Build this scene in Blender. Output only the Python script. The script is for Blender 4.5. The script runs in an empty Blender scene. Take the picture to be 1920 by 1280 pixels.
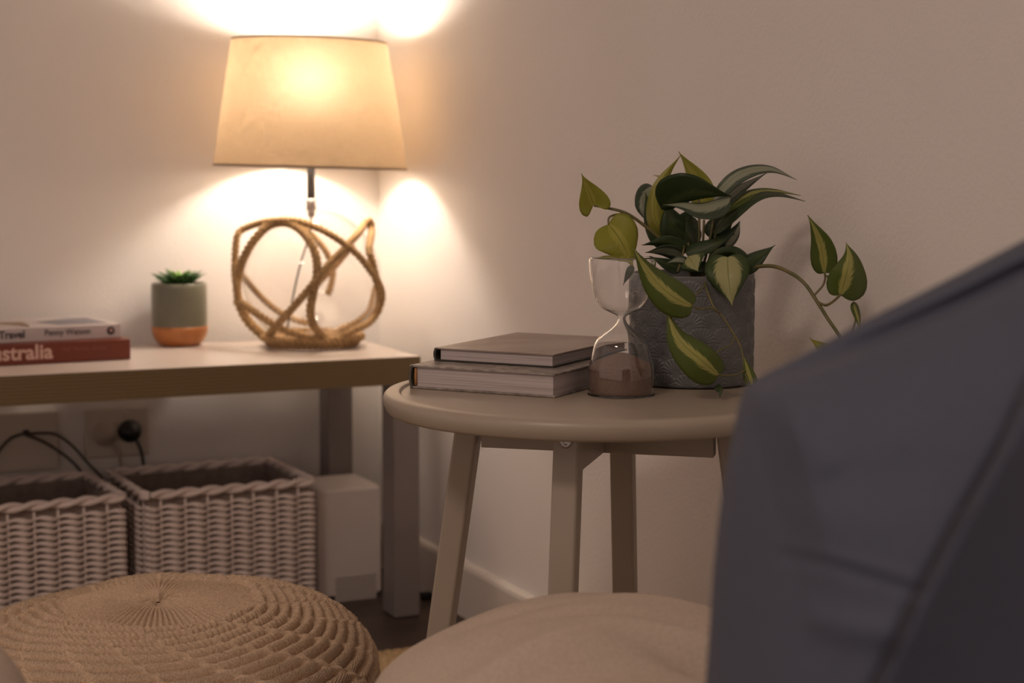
import bpy, math, random
import numpy as np
from mathutils import Vector, Matrix
random.seed(7)
SC = bpy.context.scene
COL = SC.collection

# ------------------------------------------------------------------ camera
# world frame: the corner of the room is the origin, wall_left is the plane y=0, wall_right the plane x=0, floor z=0
FPX, PIT, ROL, YAW = 3160.046, .1015687, .0027709, .43977
CAM = np.array([-1.164, -3.0866, .7776])
F = np.array([math.sin(YAW)*math.cos(PIT), math.cos(YAW)*math.cos(PIT), -math.sin(PIT)])
R0 = np.array([math.cos(YAW), -math.sin(YAW), 0.]); U0 = np.cross(R0, F)
RT = math.cos(ROL)*R0 + math.sin(ROL)*U0
UP = math.cos(ROL)*U0 - math.sin(ROL)*R0
FH = np.array([math.sin(YAW), math.cos(YAW), 0.])   # horizontal heading
RH = R0
def ray(x, y): return F + RT*(x-960)/FPX - UP*(y-640)/FPX
def at(x, y, d): return CAM + ray(x, y)*d
def onz(x, y, z): r = ray(x, y); return CAM + r*(z-CAM[2])/r[2]
def ony(x, y, v): r = ray(x, y); return CAM + r*(v-CAM[1])/r[1]
def onx(x, y, v): r = ray(x, y); return CAM + r*(v-CAM[0])/r[0]

cam = bpy.data.cameras.new('camera'); cam.sensor_width = 36; cam.lens = FPX/1920*36
cam.clip_start = .05
cam.dof.use_dof = True; cam.dof.focus_distance = 1.83; cam.dof.aperture_fstop = 5.4
co = bpy.data.objects.new('camera', cam); COL.objects.link(co)
co.matrix_world = Matrix(((RT[0], UP[0], -F[0], CAM[0]), (RT[1], UP[1], -F[1], CAM[1]), (RT[2], UP[2], -F[2], CAM[2]), (0, 0, 0, 1)))
SC.camera = co
SC.view_settings.view_transform = 'Standard'; SC.view_settings.look = 'None'
SC.view_settings.gamma = 1; SC.view_settings.use_curve_mapping = False
SC.view_settings.exposure = 0.0

# ------------------------------------------------------------------ world (dim evening room behind the camera)
W = bpy.data.worlds.new('dim_room'); SC.world = W; W.use_nodes = True
W.node_tree.nodes['Background'].inputs[0].default_value = (.40, .303, .258, 1)
W.node_tree.nodes['Background'].inputs[1].default_value = 1.3
BULB_STRENGTH = 118.0
BULB_COLOR = (1, .85, .70, 1)

# a ceiling lamp of the room, behind and above the camera
al = bpy.data.lights.new('ceiling_lamp', 'AREA'); al.shape = 'DISK'; al.size = .60; al.energy = 23.5; al.color = (1, .79, .66)
ao = bpy.data.objects.new('ceiling_lamp', al); COL.objects.link(ao); ao.location = (-2.25, -2.95, 2.36)

# ------------------------------------------------------------------ materials
def mat(name, color, rough=.6, **k):
    m = bpy.data.materials.new(name); m.use_nodes = True
    b = m.node_tree.nodes['Principled BSDF']
    b.inputs['Base Color'].default_value = (*color, 1); b.inputs['Roughness'].default_value = rough
    for kk, v in k.items(): b.inputs[kk.replace('_', ' ')].default_value = v
    return m
def nodes(m): return m.node_tree.nodes, m.node_tree.links, m.node_tree.nodes['Principled BSDF']
def add_noise(m, scale, c1, c2, bump=0., bscale=None, detail=4, stretch=(1, 1, 1), dist=.001, coord='Object'):
    n, l, b = nodes(m)
    tc = n.new('ShaderNodeTexCoord'); mp = n.new('ShaderNodeMapping'); mp.inputs['Scale'].default_value = stretch
    l.new(tc.outputs[coord], mp.inputs[0])
    t = n.new('ShaderNodeTexNoise'); t.inputs['Scale'].default_value = scale; t.inputs['Detail'].default_value = detail
    l.new(mp.outputs[0], t.inputs['Vector'])
    r = n.new('ShaderNodeValToRGB'); r.color_ramp.elements[0].color = (*c1, 1); r.color_ramp.elements[1].color = (*c2, 1)
    r.color_ramp.elements[0].position = .3; r.color_ramp.elements[1].position = .7
    l.new(t.outputs['Fac'], r.inputs[0]); l.new(r.outputs[0], b.inputs['Base Color'])
    if bump:
        t2 = n.new('ShaderNodeTexNoise'); t2.inputs['Scale'].default_value = bscale or scale; t2.inputs['Detail'].default_value = 3
        l.new(mp.outputs[0], t2.inputs['Vector'])
        bp = n.new('ShaderNodeBump'); bp.inputs['Strength'].default_value = bump; bp.inputs['Distance'].default_value = dist
        l.new(t2.outputs['Fac'], bp.inputs['Height']); l.new(bp.outputs[0], b.inputs['Normal'])
    return m
WALL = add_noise(mat('wall_paint', (.80, .76, .73), .75), 6, (.79, .75, .72), (.81, .77, .74), .55, 160, dist=.0012)
SKIRT = add_noise(mat('skirting_paint', (.72, .66, .60), .35), 8, (.70, .64, .58), (.74, .68, .62))
CEIL = add_noise(mat('ceiling_paint', (.8, .77, .74), .9), 5, (.79, .76, .73), (.81, .78, .75))
FLOORM = add_noise(mat('dark_floorboards', (.05, .03, .022), .45), 14, (.042, .027, .02), (.075, .048, .036), .2, 60, stretch=(.3, 3, 1))
BENCHTOP = add_noise(mat('bench_laminate', (.62, .54, .49), .32), 30, (.60, .52, .47), (.64, .56, .51))
def wood():
    m = mat('light_oak_edge', (.3, .2, .1), .5); n, l, b = nodes(m)
    tc = n.new('ShaderNodeTexCoord'); mp = n.new('ShaderNodeMapping'); mp.inputs['Scale'].default_value = (1.5, 1, 1)
    l.new(tc.outputs['Object'], mp.inputs[0])
    w = n.new('ShaderNodeTexWave'); w.wave_type = 'BANDS'; w.bands_direction = 'Z'; w.inputs['Scale'].default_value = 55
    w.inputs['Distortion'].default_value = 1.6; w.inputs['Detail'].default_value = 3; w.inputs['Detail Scale'].default_value = 1.2
    l.new(mp.outputs[0], w.inputs['Vector'])
    r = n.new('ShaderNodeValToRGB'); r.color_ramp.elements[0].color = (.135, .090, .038, 1); r.color_ramp.elements[1].color = (.195, .135, .062, 1)
    l.new(w.outputs['Fac'], r.inputs[0]); l.new(r.outputs[0], b.inputs['Base Color'])
    return m
OAK = wood()
GREYLEG = add_noise(mat('grey_leg_paint', (.2, .17, .16), .4), 10, (.19, .165, .16), (.22, .19, .18))
GREIGE = add_noise(mat('greige_paint', (.37, .312, .248), .38), 12, (.36, .302, .238), (.385, .327, .262), .08, 300, dist=.0004)
WICKER = add_noise(mat('white_wicker', (.72, .61, .57), .6), 40, (.68, .57, .53), (.78, .67, .62))
WICKER_SHADOW = add_noise(mat('wicker_inside_shadow', (.38, .30, .26), .8), 60, (.20, .15, .125), (.28, .22, .19))  # white wicker with the shade inside the basket put into its colour
JUTE = add_noise(mat('jute_rope', (.5, .32, .15), .9), 220, (.22, .125, .05), (.48, .31, .15), .6, 400)
RUGM = add_noise(mat('jute_rug', (.38, .26, .13), .95), 120, (.30, .19, .09), (.50, .35, .19), .6, 500)
YARN = add_noise(mat('beige_yarn', (.5, .38, .26), .95), 420, (.47, .34, .23), (.70, .52, .365), 1., 900, dist=.0008)
CREAM = add_noise(mat('cream_linen', (.52, .42, .34), .95), 300, (.47, .38, .31), (.56, .455, .37), .4, 700)
BLUE = add_noise(mat('slate_blue_canvas', (.07, .077, .11), .9), 500, (.058, .066, .096), (.074, .083, .118), .4, 900, dist=.0006)
BLUE_PIPING = add_noise(mat('blue_seam', (.07, .07, .09), .9), 500, (.06, .06, .075), (.08, .08, .1))
PLASTIC = mat('white_plastic', (.60, .53, .45), .35)
PLUGW = mat('white_plug_plastic', (.42, .35, .28), .4)
BLACK = mat('black_plastic', (.012, .011, .011), .35)
APPL = add_noise(mat('appliance_white', (.68, .61, .57), .45), 5, (.67, .60, .56), (.69, .62, .58))
GRILLE = mat('grille_dark', (.12, .10, .095), .6)
CHROME = mat('brushed_steel', (.45, .42, .42), .35, Metallic=1.)
DARKMET = mat('dark_steel', (.10, .095, .10), .4, Metallic=.7)
SOIL = add_noise(mat('potting_soil', (.03, .02, .014), .95), 200, (.015, .01, .007), (.06, .04, .028), .8, 300, dist=.002)
SAGE = add_noise(mat('sage_glaze', (.14, .135, .095), .28), 15, (.13, .125, .088), (.155, .15, .108))
TERRA = add_noise(mat('terracotta_glaze', (.55, .2, .06), .35), 60, (.36, .125, .03), (.43, .16, .042))
GREYPOT = add_noise(mat('blue_grey_pot', (.125, .128, .128), .42), 30, (.112, .115, .115), (.138, .141, .141))
SUCC = add_noise(mat('succulent_green', (.03, .10, .02), .45), 30, (.02, .07, .018), (.05, .15, .03))
SUCC2 = add_noise(mat('succulent_pale_green', (.16, .34, .05), .45), 30, (.12, .28, .04), (.22, .42, .07))
STEM = add_noise(mat('plant_stem', (.13, .12, .04), .5), 60, (.09, .10, .03), (.19, .15, .06))
SAND = add_noise(mat('brown_sand', (.27, .17, .12), .9), 900, (.20, .12, .085), (.33, .21, .15), .6, 1500)

def leafmat(name, dark, light, stripe, gloss, trans=.25):
    m = bpy.data.materials.new(name); m.use_nodes = True; n, l, b = nodes(m)
    uv = n.new('ShaderNodeUVMap'); uv.uv_map = 'UVMap'
    sp = n.new('ShaderNodeSeparateXYZ'); l.new(uv.outputs[0], sp.inputs[0])
    def M(op, a, c=None, d=None):
        x = n.new('ShaderNodeMath'); x.operation = op
        for i, v in enumerate((a, c, d)):
            if v is None: continue
            if isinstance(v, (int, float)): x.inputs[i].default_value = v
            else: l.new(v, x.inputs[i])
        return x.outputs[0]
    u = M('ABSOLUTE', M('SUBTRACT', sp.outputs[0], .5))       # 0 at the midrib, .5 at the margin
    # veins sweep from the midrib towards the tip
    ph = M('SUBTRACT', sp.outputs[1], M('MULTIPLY', u, 1.1))
    cb = n.new('ShaderNodeCombineXYZ'); l.new(M('MULTIPLY', sp.outputs[0], 3.), cb.inputs[0]); l.new(M('MULTIPLY', ph, 13.), cb.inputs[1])
    t = n.new('ShaderNodeTexNoise'); t.inputs['Scale'].default_value = 1.5; t.inputs['Detail'].default_value = 3
    l.new(cb.outputs[0], t.inputs['Vector'])
    v = M('ADD', u, M('MULTIPLY', M('SUBTRACT', t.outputs['Fac'], .5), .28))
    v = M('ADD', v, M('MULTIPLY', M('SUBTRACT', .5, sp.outputs[1]), .10))
    r = n.new('ShaderNodeValToRGB'); e = r.color_ramp.elements
    e[0].position = stripe*.5; e[0].color = (*light, 1); e[1].position = stripe*.5+.055; e[1].color = (*dark, 1)
    l.new(v, r.inputs[0])
    w = n.new('ShaderNodeTexWave'); w.inputs['Scale'].default_value = 2.2; w.inputs['Distortion'].default_value = .6
    w.bands_direction = 'Y'; l.new(cb.outputs[0], w.inputs['Vector'])
    mid = n.new('ShaderNodeMixRGB'); mid.blend_type = 'MULTIPLY'
    l.new(M('LESS_THAN', u, .012), mid.inputs[0]); l.new(r.outputs[0], mid.inputs[1]); mid.inputs[2].default_value = (.55, .6, .4, 1)
    l.new(mid.outputs[0], b.inputs['Base Color']); b.inputs['Roughness'].default_value = gloss
    bp = n.new('ShaderNodeBump'); bp.inputs['Strength'].default_value = .35; bp.inputs['Distance'].default_value = .0008
    l.new(w.outputs['Fac'], bp.inputs['Height']); l.new(bp.outputs[0], b.inputs['Normal'])
    tr = n.new('ShaderNodeBsdfTranslucent'); l.new(mid.outputs[0], tr.inputs[0])
    mx = n.new('ShaderNodeMixShader'); mx.inputs[0].default_value = trans
    l.new(b.outputs[0], mx.inputs[1]); l.new(tr.outputs[0], mx.inputs[2]); l.new(mx.outputs[0], n['Material Output'].inputs[0])
    return m
LV = leafmat('leaf_variegated', (.10, .145, .02), (.46, .45, .13), .26, .35)
LW = leafmat('leaf_wide_stripe', (.06, .10, .025), (.48, .48, .22), .58, .35)
LD = leafmat('leaf_dark', (.028, .055, .014), (.06, .085, .025), .12, .3, .15)
LY = leafmat('leaf_backlit_yellow', (.38, .385, .05), (.50, .48, .09), .22, .4, .4)  # leaf variant with backlight put into its yellow-green colour
LG = leafmat('leaf_silver', (.06, .085, .05), (.34, .37, .26), .5, .3, .2)

def glassmat(name, rough=0.):
    m = bpy.data.materials.new(name); m.use_nodes = True; n = m.node_tree.nodes; l = m.node_tree.links
    n.remove(n['Principled BSDF']); g = n.new('ShaderNodeBsdfGlass'); g.inputs['IOR'].default_value = 1.45; g.inputs['Roughness'].default_value = rough
    l.new(g.outputs[0], n['Material Output'].inputs[0]); return m
GLASS = glassmat('clear_glass')
def thinglass():
    m = bpy.data.materials.new('thin_glass'); m.use_nodes = True; n = m.node_tree.nodes; l = m.node_tree.links
    n.remove(n['Principled BSDF']); t = n.new('ShaderNodeBsdfTransparent'); t.inputs[0].default_value = (.97, .96, .95, 1)
    g = n.new('ShaderNodeBsdfGlossy'); g.inputs['Roughness'].default_value = .02; lw = n.new('ShaderNodeLayerWeight'); lw.inputs[0].default_value = .5; pw = n.new('ShaderNodeMath'); pw.operation = 'POWER'; pw.inputs[1].default_value = 5; l.new(lw.outputs['Facing'], pw.inputs[0]); fr = n.new('ShaderNodeMath'); fr.operation = 'MULTIPLY_ADD'; fr.inputs[1].default_value = .75; fr.inputs[2].default_value = .045; l.new(pw.outputs[0], fr.inputs[0])
    mx = n.new('ShaderNodeMixShader'); l.new(fr.outputs[0], mx.inputs[0]); l.new(t.outputs[0], mx.inputs[1]); l.new(g.outputs[0], mx.inputs[2])
    l.new(mx.outputs[0], n['Material Output'].inputs[0]); return m
THIN = thinglass()
def shademat():
    m = bpy.data.materials.new('linen_lampshade'); m.use_nodes = True; n = m.node_tree.nodes; l = m.node_tree.links
    n.remove(n['Principled BSDF'])
    tc = n.new('ShaderNodeTexCoord'); 
    uv = n.new('ShaderNodeUVMap'); uv.uv_map = 'UVMap'
    a = n.new('ShaderNodeMapping'); a.inputs['Scale'].default_value = (420, 14, 1); l.new(uv.outputs[0], a.inputs[0])
    b = n.new('ShaderNodeMapping'); b.inputs['Scale'].default_value = (40, 150, 1); l.new(uv.outputs[0], b.inputs[0])
    ta = n.new('ShaderNodeTexNoise'); ta.inputs['Scale'].default_value = 1; l.new(a.outputs[0], ta.inputs['Vector'])
    tb = n.new('ShaderNodeTexNoise'); tb.inputs['Scale'].default_value = 1; l.new(b.outputs[0], tb.inputs['Vector'])
    ad = n.new('ShaderNodeMath'); ad.operation = 'ADD'; l.new(ta.outputs['Fac'], ad.inputs[0]); l.new(tb.outputs['Fac'], ad.inputs[1])
    r = n.new('ShaderNodeValToRGB'); r.color_ramp.elements[0].position = .42; r.color_ramp.elements[1].position = .58
    md = n.new('ShaderNodeMath'); md.operation = 'MULTIPLY'; md.inputs[1].default_value = .5; l.new(ad.outputs[0], md.inputs[0]); l.new(md.outputs[0], r.inputs[0])
    r.color_ramp.elements[0].color = (.40, .26, .13, 1); r.color_ramp.elements[1].color = (.66, .46, .26, 1)
    d = n.new('ShaderNodeBsdfDiffuse'); d.inputs[0].default_value = (.58, .47, .37, 1)
    gm = n.new('ShaderNodeNewGeometry'); lm = n.new('ShaderNodeMixRGB'); lm.inputs[1].default_value = (.50, .40, .31, 1); lm.inputs[2].default_value = (.86, .79, .70, 1)   # white liner inside
    l.new(gm.outputs['Backfacing'], lm.inputs[0]); l.new(lm.outputs[0], d.inputs[0])
    t = n.new('ShaderNodeBsdfTranslucent'); l.new(r.outputs[0], t.inputs[0])
    rf = n.new('ShaderNodeBsdfRefraction'); rf.inputs['Roughness'].default_value = .95; rf.inputs['IOR'].default_value = 1.5; rf.inputs[0].default_value = (.72, .58, .42, 1)
    m2 = n.new('ShaderNodeMixShader'); m2.inputs[0].default_value = .11; l.new(t.outputs[0], m2.inputs[1]); l.new(rf.outputs[0], m2.inputs[2]); t = m2
    mx = n.new('ShaderNodeMixShader'); mx.inputs[0].default_value = SHADE_T
    l.new(d.outputs[0], mx.inputs[1]); l.new(t.outputs[0], mx.inputs[2]); l.new(mx.outputs[0], n['Material Output'].inputs[0]); return m
SHADE_T = .15
SHADE = shademat()
SHADE_TRIM = mat('shade_trim_tape', (.30, .22, .15), .9)
def bulbmat():
    m = bpy.data.materials.new('lit_bulb'); m.use_nodes = True; n = m.node_tree.nodes; l = m.node_tree.links
    n.remove(n['Principled BSDF']); e = n.new('ShaderNodeEmission'); e.inputs[0].default_value = BULB_COLOR; e.inputs[1].default_value = BULB_STRENGTH
    l.new(e.outputs[0], n['Material Output'].inputs[0]); return m
BULBM = bulbmat()
def pages():
    m = mat('page_edges', (.5, .45, .43), .85); n, l, b = nodes(m)
    tc = n.new('ShaderNodeTexCoord'); mp = n.new('ShaderNodeMapping'); mp.inputs['Scale'].default_value = (6, 6, 1200); l.new(tc.outputs['Object'], mp.inputs[0])
    t = n.new('ShaderNodeTexNoise'); t.inputs['Scale'].default_value = 1; t.inputs['Detail'].default_value = 2; l.new(mp.outputs[0], t.inputs['Vector'])
    r = n.new('ShaderNodeValToRGB'); r.color_ramp.elements[0].position = .3; r.color_ramp.elements[1].position = .6
    r.color_ramp.elements[0].color = (.36, .31, .30, 1); r.color_ramp.elements[1].color = (.56, .49, .48, 1)
    l.new(t.outputs['Fac'], r.inputs[0]); l.new(r.outputs[0], b.inputs['Base Color'])
    bp = n.new('ShaderNodeBump'); bp.inputs['Strength'].default_value = .4; bp.inputs['Distance'].default_value = .0005
    l.new(t.outputs['Fac'], bp.inputs['Height']); l.new(bp.outputs[0], b.inputs['Normal']); return m
PAGES = pages()
COVER_TAN = add_noise(mat('matte_photo_cover', (.30, .24, .20), .3), 9, (.20, .13, .10), (.36, .30, .255), detail=5, stretch=(1, 2.4, 1))
COVER_PALE = add_noise(mat('pale_printed_cover', (.30, .26, .23), .45), 90, (.17, .14, .125), (.38, .33, .29), detail=2, stretch=(1, 1, 1))
SPINE_DARK = mat('dark_spine', (.035, .034, .028), .45)
SPINE_OLIVE = mat('olive_spine', (.09, .08, .055), .5)
STITCH = mat('orange_headband', (.42, .20, .07), .8)
BOOK_WHITE = mat('white_paperback', (.55, .49, .48), .35)
BOOK_RED = mat('red_paperback', (.16, .032, .015), .45)
BOOK_REDTXT = mat('faint_red_print', (.24, .08, .05), .5)
INK = mat('dark_ink', (.04, .03, .035), .6)
PALETXT = mat('pale_print', (.62, .40, .33), .6)
PHOTO_BLUE = add_noise(mat('cover_photo_print', (.08, .08, .11), .3), 20, (.05, .05, .08), (.16, .15, .2))
PHOTO_TAN = mat('cover_drawing_print', (.42, .30, .20), .4)

# ------------------------------------------------------------------ mesh helpers
class MB:
    def __init__(s): s.v = []; s.f = []; s.uv = None
    def add(s, vs, fs):
        o = len(s.v); s.v += [tuple(map(float, p)) for p in vs]; s.f += [tuple(i+o for i in f) for f in fs]; return s
    def box(s, x0, x1, y0, y1, z0, z1):
        v = [(x, y, z) for z in (z0, z1) for y in (y0, y1) for x in (x0, x1)]
        return s.add(v, [(0, 2, 3, 1), (4, 5, 7, 6), (0, 1, 5, 4), (2, 6, 7, 3), (0, 4, 6, 2), (1, 3, 7, 5)])
    def obox(s, o, a, b, c):
        o, a, b, c = map(np.array, (o, a, b, c)); v = [o+i*a+j*b+k*c for k in (0, 1) for j in (0, 1) for i in (0, 1)]
        return s.add(v, [(0, 2, 3, 1), (4, 5, 7, 6), (0, 1, 5, 4), (2, 6, 7, 3), (0, 4, 6, 2), (1, 3, 7, 5)])
    def lathe(s, prof, seg=64, c=(0, 0), cap0=False, cap1=False):
        vs = []; fs = []
        for r, z in prof:
            for i in range(seg):
                a = 2*math.pi*i/seg; vs.append((c[0]+r*math.cos(a), c[1]+r*math.sin(a), z))
        for j in range(len(prof)-1):
            for i in range(seg):
                k = (i+1) % seg; fs.append((j*seg+i, j*seg+k, (j+1)*seg+k, (j+1)*seg+i))
        if cap0: fs.append(tuple(range(seg))[::-1])
        if cap1: fs.append(tuple((len(prof)-1)*seg+i for i in range(seg)))
        return s.add(vs, fs)
    def tube(s, pts, r, seg=8, closed=False, strands=0, twist=0., amp=.2, cap=True):
        pts = [np.array(p, float) for p in pts]; n = len(pts); vs = []; fs = []
        rr = r if hasattr(r, '__len__') else [r]*n
        T = []
        for i in range(n):
            a = pts[(i-1) % n] if (closed or i > 0) else pts[0]; b = pts[(i+1) % n] if (closed or i < n-1) else pts[-1]
            t = b-a; T.append(t/(np.linalg.norm(t)+1e-12))
        up = np.array([0, 0, 1.]) if abs(T[0][2]) < .9 else np.array([1., 0, 0])
        N = np.cross(T[0], up); N /= np.linalg.norm(N); s_ = 0.
        for i in range(n):
            N = N - T[i]*np.dot(N, T[i]); N /= np.linalg.norm(N)+1e-12; B = np.cross(T[i], N)
            if i: s_ += np.linalg.norm(pts[i]-pts[i-1])
            for k in range(seg):
                a = 2*math.pi*k/seg; q = rr[i]
                if strands: q = rr[i]*(1-amp+amp*2*abs(math.cos(strands/2*(a-twist*s_))))
                vs.append(pts[i]+q*(N*math.cos(a)+B*math.sin(a)))
        m = n if closed else n-1
        for i in range(m):
            j = (i+1) % n
            for k in range(seg):
                l = (k+1) % seg; fs.append((i*seg+k, i*seg+l, j*seg+l, j*seg+k))
        if cap and not closed:
            fs.append(tuple(range(seg))[::-1]); fs.append(tuple((n-1)*seg+k for k in range(seg)))
        return s.add(vs, fs)
    def ball(s, c, rx, ry, rz, seg=16, rings=10):
        vs = [(c[0], c[1], c[2]-rz)]; fs = []
        for j in range(1, rings):
            p = -math.pi/2+math.pi*j/rings
            for i in range(seg):
                a = 2*math.pi*i/seg; vs.append((c[0]+rx*math.cos(p)*math.cos(a), c[1]+ry*math.cos(p)*math.sin(a), c[2]+rz*math.sin(p)))
        vs.append((c[0], c[1], c[2]+rz)); L = len(vs)-1
        for i in range(seg):
            k = (i+1) % seg; fs.append((0, 1+k, 1+i)); fs.append((L, L-seg+i, L-seg+k))
            for j in range(rings-2): fs.append((1+j*seg+i, 1+j*seg+k, 1+(j+1)*seg+k, 1+(j+1)*seg+i))
        return s.add(vs, fs)
    def build(s, name, m, parent=None, smooth=False, bevel=0., loc=None, sub=0):
        me = bpy.data.meshes.new(name); me.from_pydata(s.v, [], s.f); me.materials.append(m)
        if loc is not None:
            me.transform(Matrix.Translation(-Vector(loc)))
        if s.uv is not None:
            u = me.uv_layers.new(name='UVMap'); a = np.array([s.uv[l.vertex_index] for l in me.loops], 'f'); u.data.foreach_set('uv', a.ravel())
        me.update()
        if smooth: me.polygons.foreach_set('use_smooth', [True]*len(me.polygons))
        o = bpy.data.objects.new(name, me); COL.objects.link(o)
        if loc is not None: o.location = loc
        if parent is not None:
            o.parent = parent; o.matrix_parent_inverse = Matrix.Identity(4)
            o.location = Vector(o.location) - world_loc(parent)
        if bevel:
            b = o.modifiers.new('bevel', 'BEVEL'); b.width = bevel; b.segments = 3; b.limit_method = 'ANGLE'
            if smooth is False: me.polygons.foreach_set('use_smooth', [True]*len(me.polygons)); 
            wn = o.modifiers.new('wn', 'WEIGHTED_NORMAL')
        if sub: o.modifiers.new('sub', 'SUBSURF').levels = sub; o.modifiers['sub'].render_levels = sub
        return o
def world_loc(o):
    v = Vector(o.location); p = o.parent
    while p is not None: v = v + p.location; p = p.parent
    return v
def tag(o, label=None, cat=None, group=None, kind=None):
    if label: o['label'] = label
    if cat: o['category'] = cat
    if group: o['group'] = group
    if kind: o['kind'] = kind
    return o
def empty(name, loc, label, cat, group=None):
    o = bpy.data.objects.new(name, None); COL.objects.link(o); o.location = loc; o.empty_display_size = .02
    return tag(o, label, cat, group)
def spline(pts, n=12, closed=False):
    P = [np.array(p, float) for p in pts]; out = []; m = len(P)
    rng = range(m) if closed else range(m-1)
    for i in rng:
        if closed: p0, p1, p2, p3 = P[(i-1) % m], P[i], P[(i+1) % m], P[(i+2) % m]
        else: p0, p1, p2, p3 = P[max(i-1, 0)], P[i], P[i+1], P[min(i+2, m-1)]
        for k in range(n):
            t = k/n; out.append(.5*((2*p1)+(-p0+p2)*t+(2*p0-5*p1+4*p2-p3)*t*t+(-p0+3*p1-3*p2+p3)*t**3))
    if not closed: out.append(P[-1])
    return out
def text_part(name, s, size, origin, xdir, zdir, m, parent, bold=.0, align='LEFT', extr=.0003, sx=1.):
    c = bpy.data.curves.new(name, 'FONT'); c.body = s; c.size = size; c.extrude = extr; c.offset = bold; c.align_x = align; c.resolution_u = 3
    o = bpy.data.objects.new(name, c); COL.objects.link(o)
    dg = bpy.context.evaluated_depsgraph_get(); me = bpy.data.meshes.new_from_object(o.evaluated_get(dg)); bpy.data.objects.remove(o)
    X = Vector(xdir).normalized(); Z = Vector(zdir).normalized(); N = X.cross(Z)
    Mx = Matrix(((X[0]*sx, Z[0], N[0], 0), (X[1]*sx, Z[1], N[1], 0), (X[2]*sx, Z[2], N[2], 0), (0, 0, 0, 1)))
    me.transform(Mx); me.materials.clear(); me.materials.append(m); me.name = name
    o = bpy.data.objects.new(name, me); COL.objects.link(o); o.parent = parent; o.location = Vector(origin) - world_loc(parent)
    return o

# ------------------------------------------------------------------ room
def struct(name, mb, m, **k): o = mb.build(name, m, **k); o['kind'] = 'structure'; return o
struct('wall_left', MB().box(-3.6, .12, 0, .12, 0, 2.4), WALL)
struct('wall_right', MB().box(0, .12, -4.2, 0, 0, 2.4), WALL)
struct('floor', MB().box(-3.6, .12, -4.2, .12, -.06, 0), FLOORM)
struct('ceiling', MB().box(-3.6, .12, -4.2, .12, 2.4, 2.46), CEIL)
def skirting(name, alongx):
    prof = [(0, 0), (.015, 0), (.015, .086), (.013, .092), (.009, .095), (0, .095)]
    vs = []; n = len(prof)
    for e in ((-3.6 if alongx else -4.2), -.0001):
        for d, z in prof: vs.append((e, -d, z) if alongx else (-d, e, z))
    fs = [(i, (i+1) % n, n+(i+1) % n, n+i) for i in range(n)] + [tuple(range(n)), tuple(range(n, 2*n))]
    struct(name, MB().add(vs, fs), SKIRT)
skirting('baseboard_left', True); skirting('baseboard_right', False)

# ------------------------------------------------------------------ bench against the left wall
BZ = .4582
bench = empty('console_bench', (-.84, -.205, 0), 'long low bench with white top, oak front edge and grey legs along the left wall', 'bench')
MB().box(-1.62, -.0795, -.4085, -.040, BZ-.044, BZ).build('tabletop', BENCHTOP, bench, bevel=.0008, loc=(-.84, -.2, BZ))
MB().box(-1.62, -.079, -.4105, -.4086, BZ-.0478, BZ-.0012).build('edge_band', OAK, bench, loc=(-.84, -.41, BZ-.02))
for x, y in ((-.1025, -.376), (-.1150, -.070), (-1.59, -.376), (-1.59, -.070)):
    MB().box(x-.0235, x+.0235, y-.029, y+.029, 0.001, BZ-.0445).build('leg', GREYLEG, bench, bevel=.002, loc=(x, y, 0))
# move edge band as a true oak fascia
# ------------------------------------------------------------------ table lamp
LX, LY_ = -.1965, -.180
lamp = empty('table_lamp', (LX, LY_, BZ), 'lit table lamp with tan fabric drum shade and clear glass globe wrapped in rope', 'lamp')
GR = .1245; GC = np.array([LX, LY_, BZ+.1245])
tilt = math.radians(1.3)
def shade_mb(r0, z0, r1, z1, seg=96, rows=6):
    m = MB(); uv = []
    for j in range(rows+1):
        t = j/rows; r = r0+(r1-r0)*t; z = z0+(z1-z0)*t
        for i in range(seg+1):
            a = 2*math.pi*i/seg; x, y = r*math.cos(a), r*math.sin(a)
            tx = x*RH[0]+y*RH[1]                                    # a shade that sits slightly crooked
            m.v.append((LX+x, LY_+y, z - tx*math.tan(tilt))); uv.append((i/seg, t))
    for j in range(rows):
        for i in range(seg): k = j*(seg+1)+i; m.f.append((k, k+1, k+seg+2, k+seg+1))
    m.uv = uv; return m
shade = shade_mb(.173, .7805, .138, 1.0035).build('lamp_shade', SHADE, lamp, smooth=True, loc=(LX, LY_, .9))
shade_mb(.1736, .7795, .1731, .7835, rows=1).build('trim', SHADE_TRIM, shade, smooth=True, loc=(LX, LY_, .78))
shade_mb(.1386, 1.0010, .1381, 1.0045, rows=1).build('trim', SHADE_TRIM, shade, smooth=True, loc=(LX, LY_, 1.0))
# spider that carries the shade
sp_ = MB()
for k in range(3):
    a = k*2*math.pi/3+.4; sp_.tube([(LX+.017*math.cos(a), LY_+.017*math.sin(a), .835), (LX+.156*math.cos(a), LY_+.156*math.sin(a), .80), (LX+.1695*math.cos(a), LY_+.1695*math.sin(a), .786)], .0016, 6)
sp_.lathe([(.016, .832), (.020, .832), (.020, .838), (.016, .838), (.016, .832)], 24, (LX, LY_))
sp_.build('shade_carrier', DARKMET, lamp, smooth=True, loc=(LX, LY_, .835))
MB().ball((LX, LY_, .932), .042, .042, .046, 24, 14).build('bulb', BULBM, lamp, smooth=True, loc=(LX, LY_, .93))
MB().lathe([(.0, .84), (.016, .84), (.017, .88), (.013, .90), (0, .9)], 24, (LX, LY_)).build('socket', DARKMET, lamp, smooth=True, loc=(LX, LY_, .87))
MB().lathe([(.0074, .722), (.0074, .842)], 20, (LX, LY_), True, True).build('pole', DARKMET, lamp, smooth=True, loc=(LX, LY_, .78))
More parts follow.
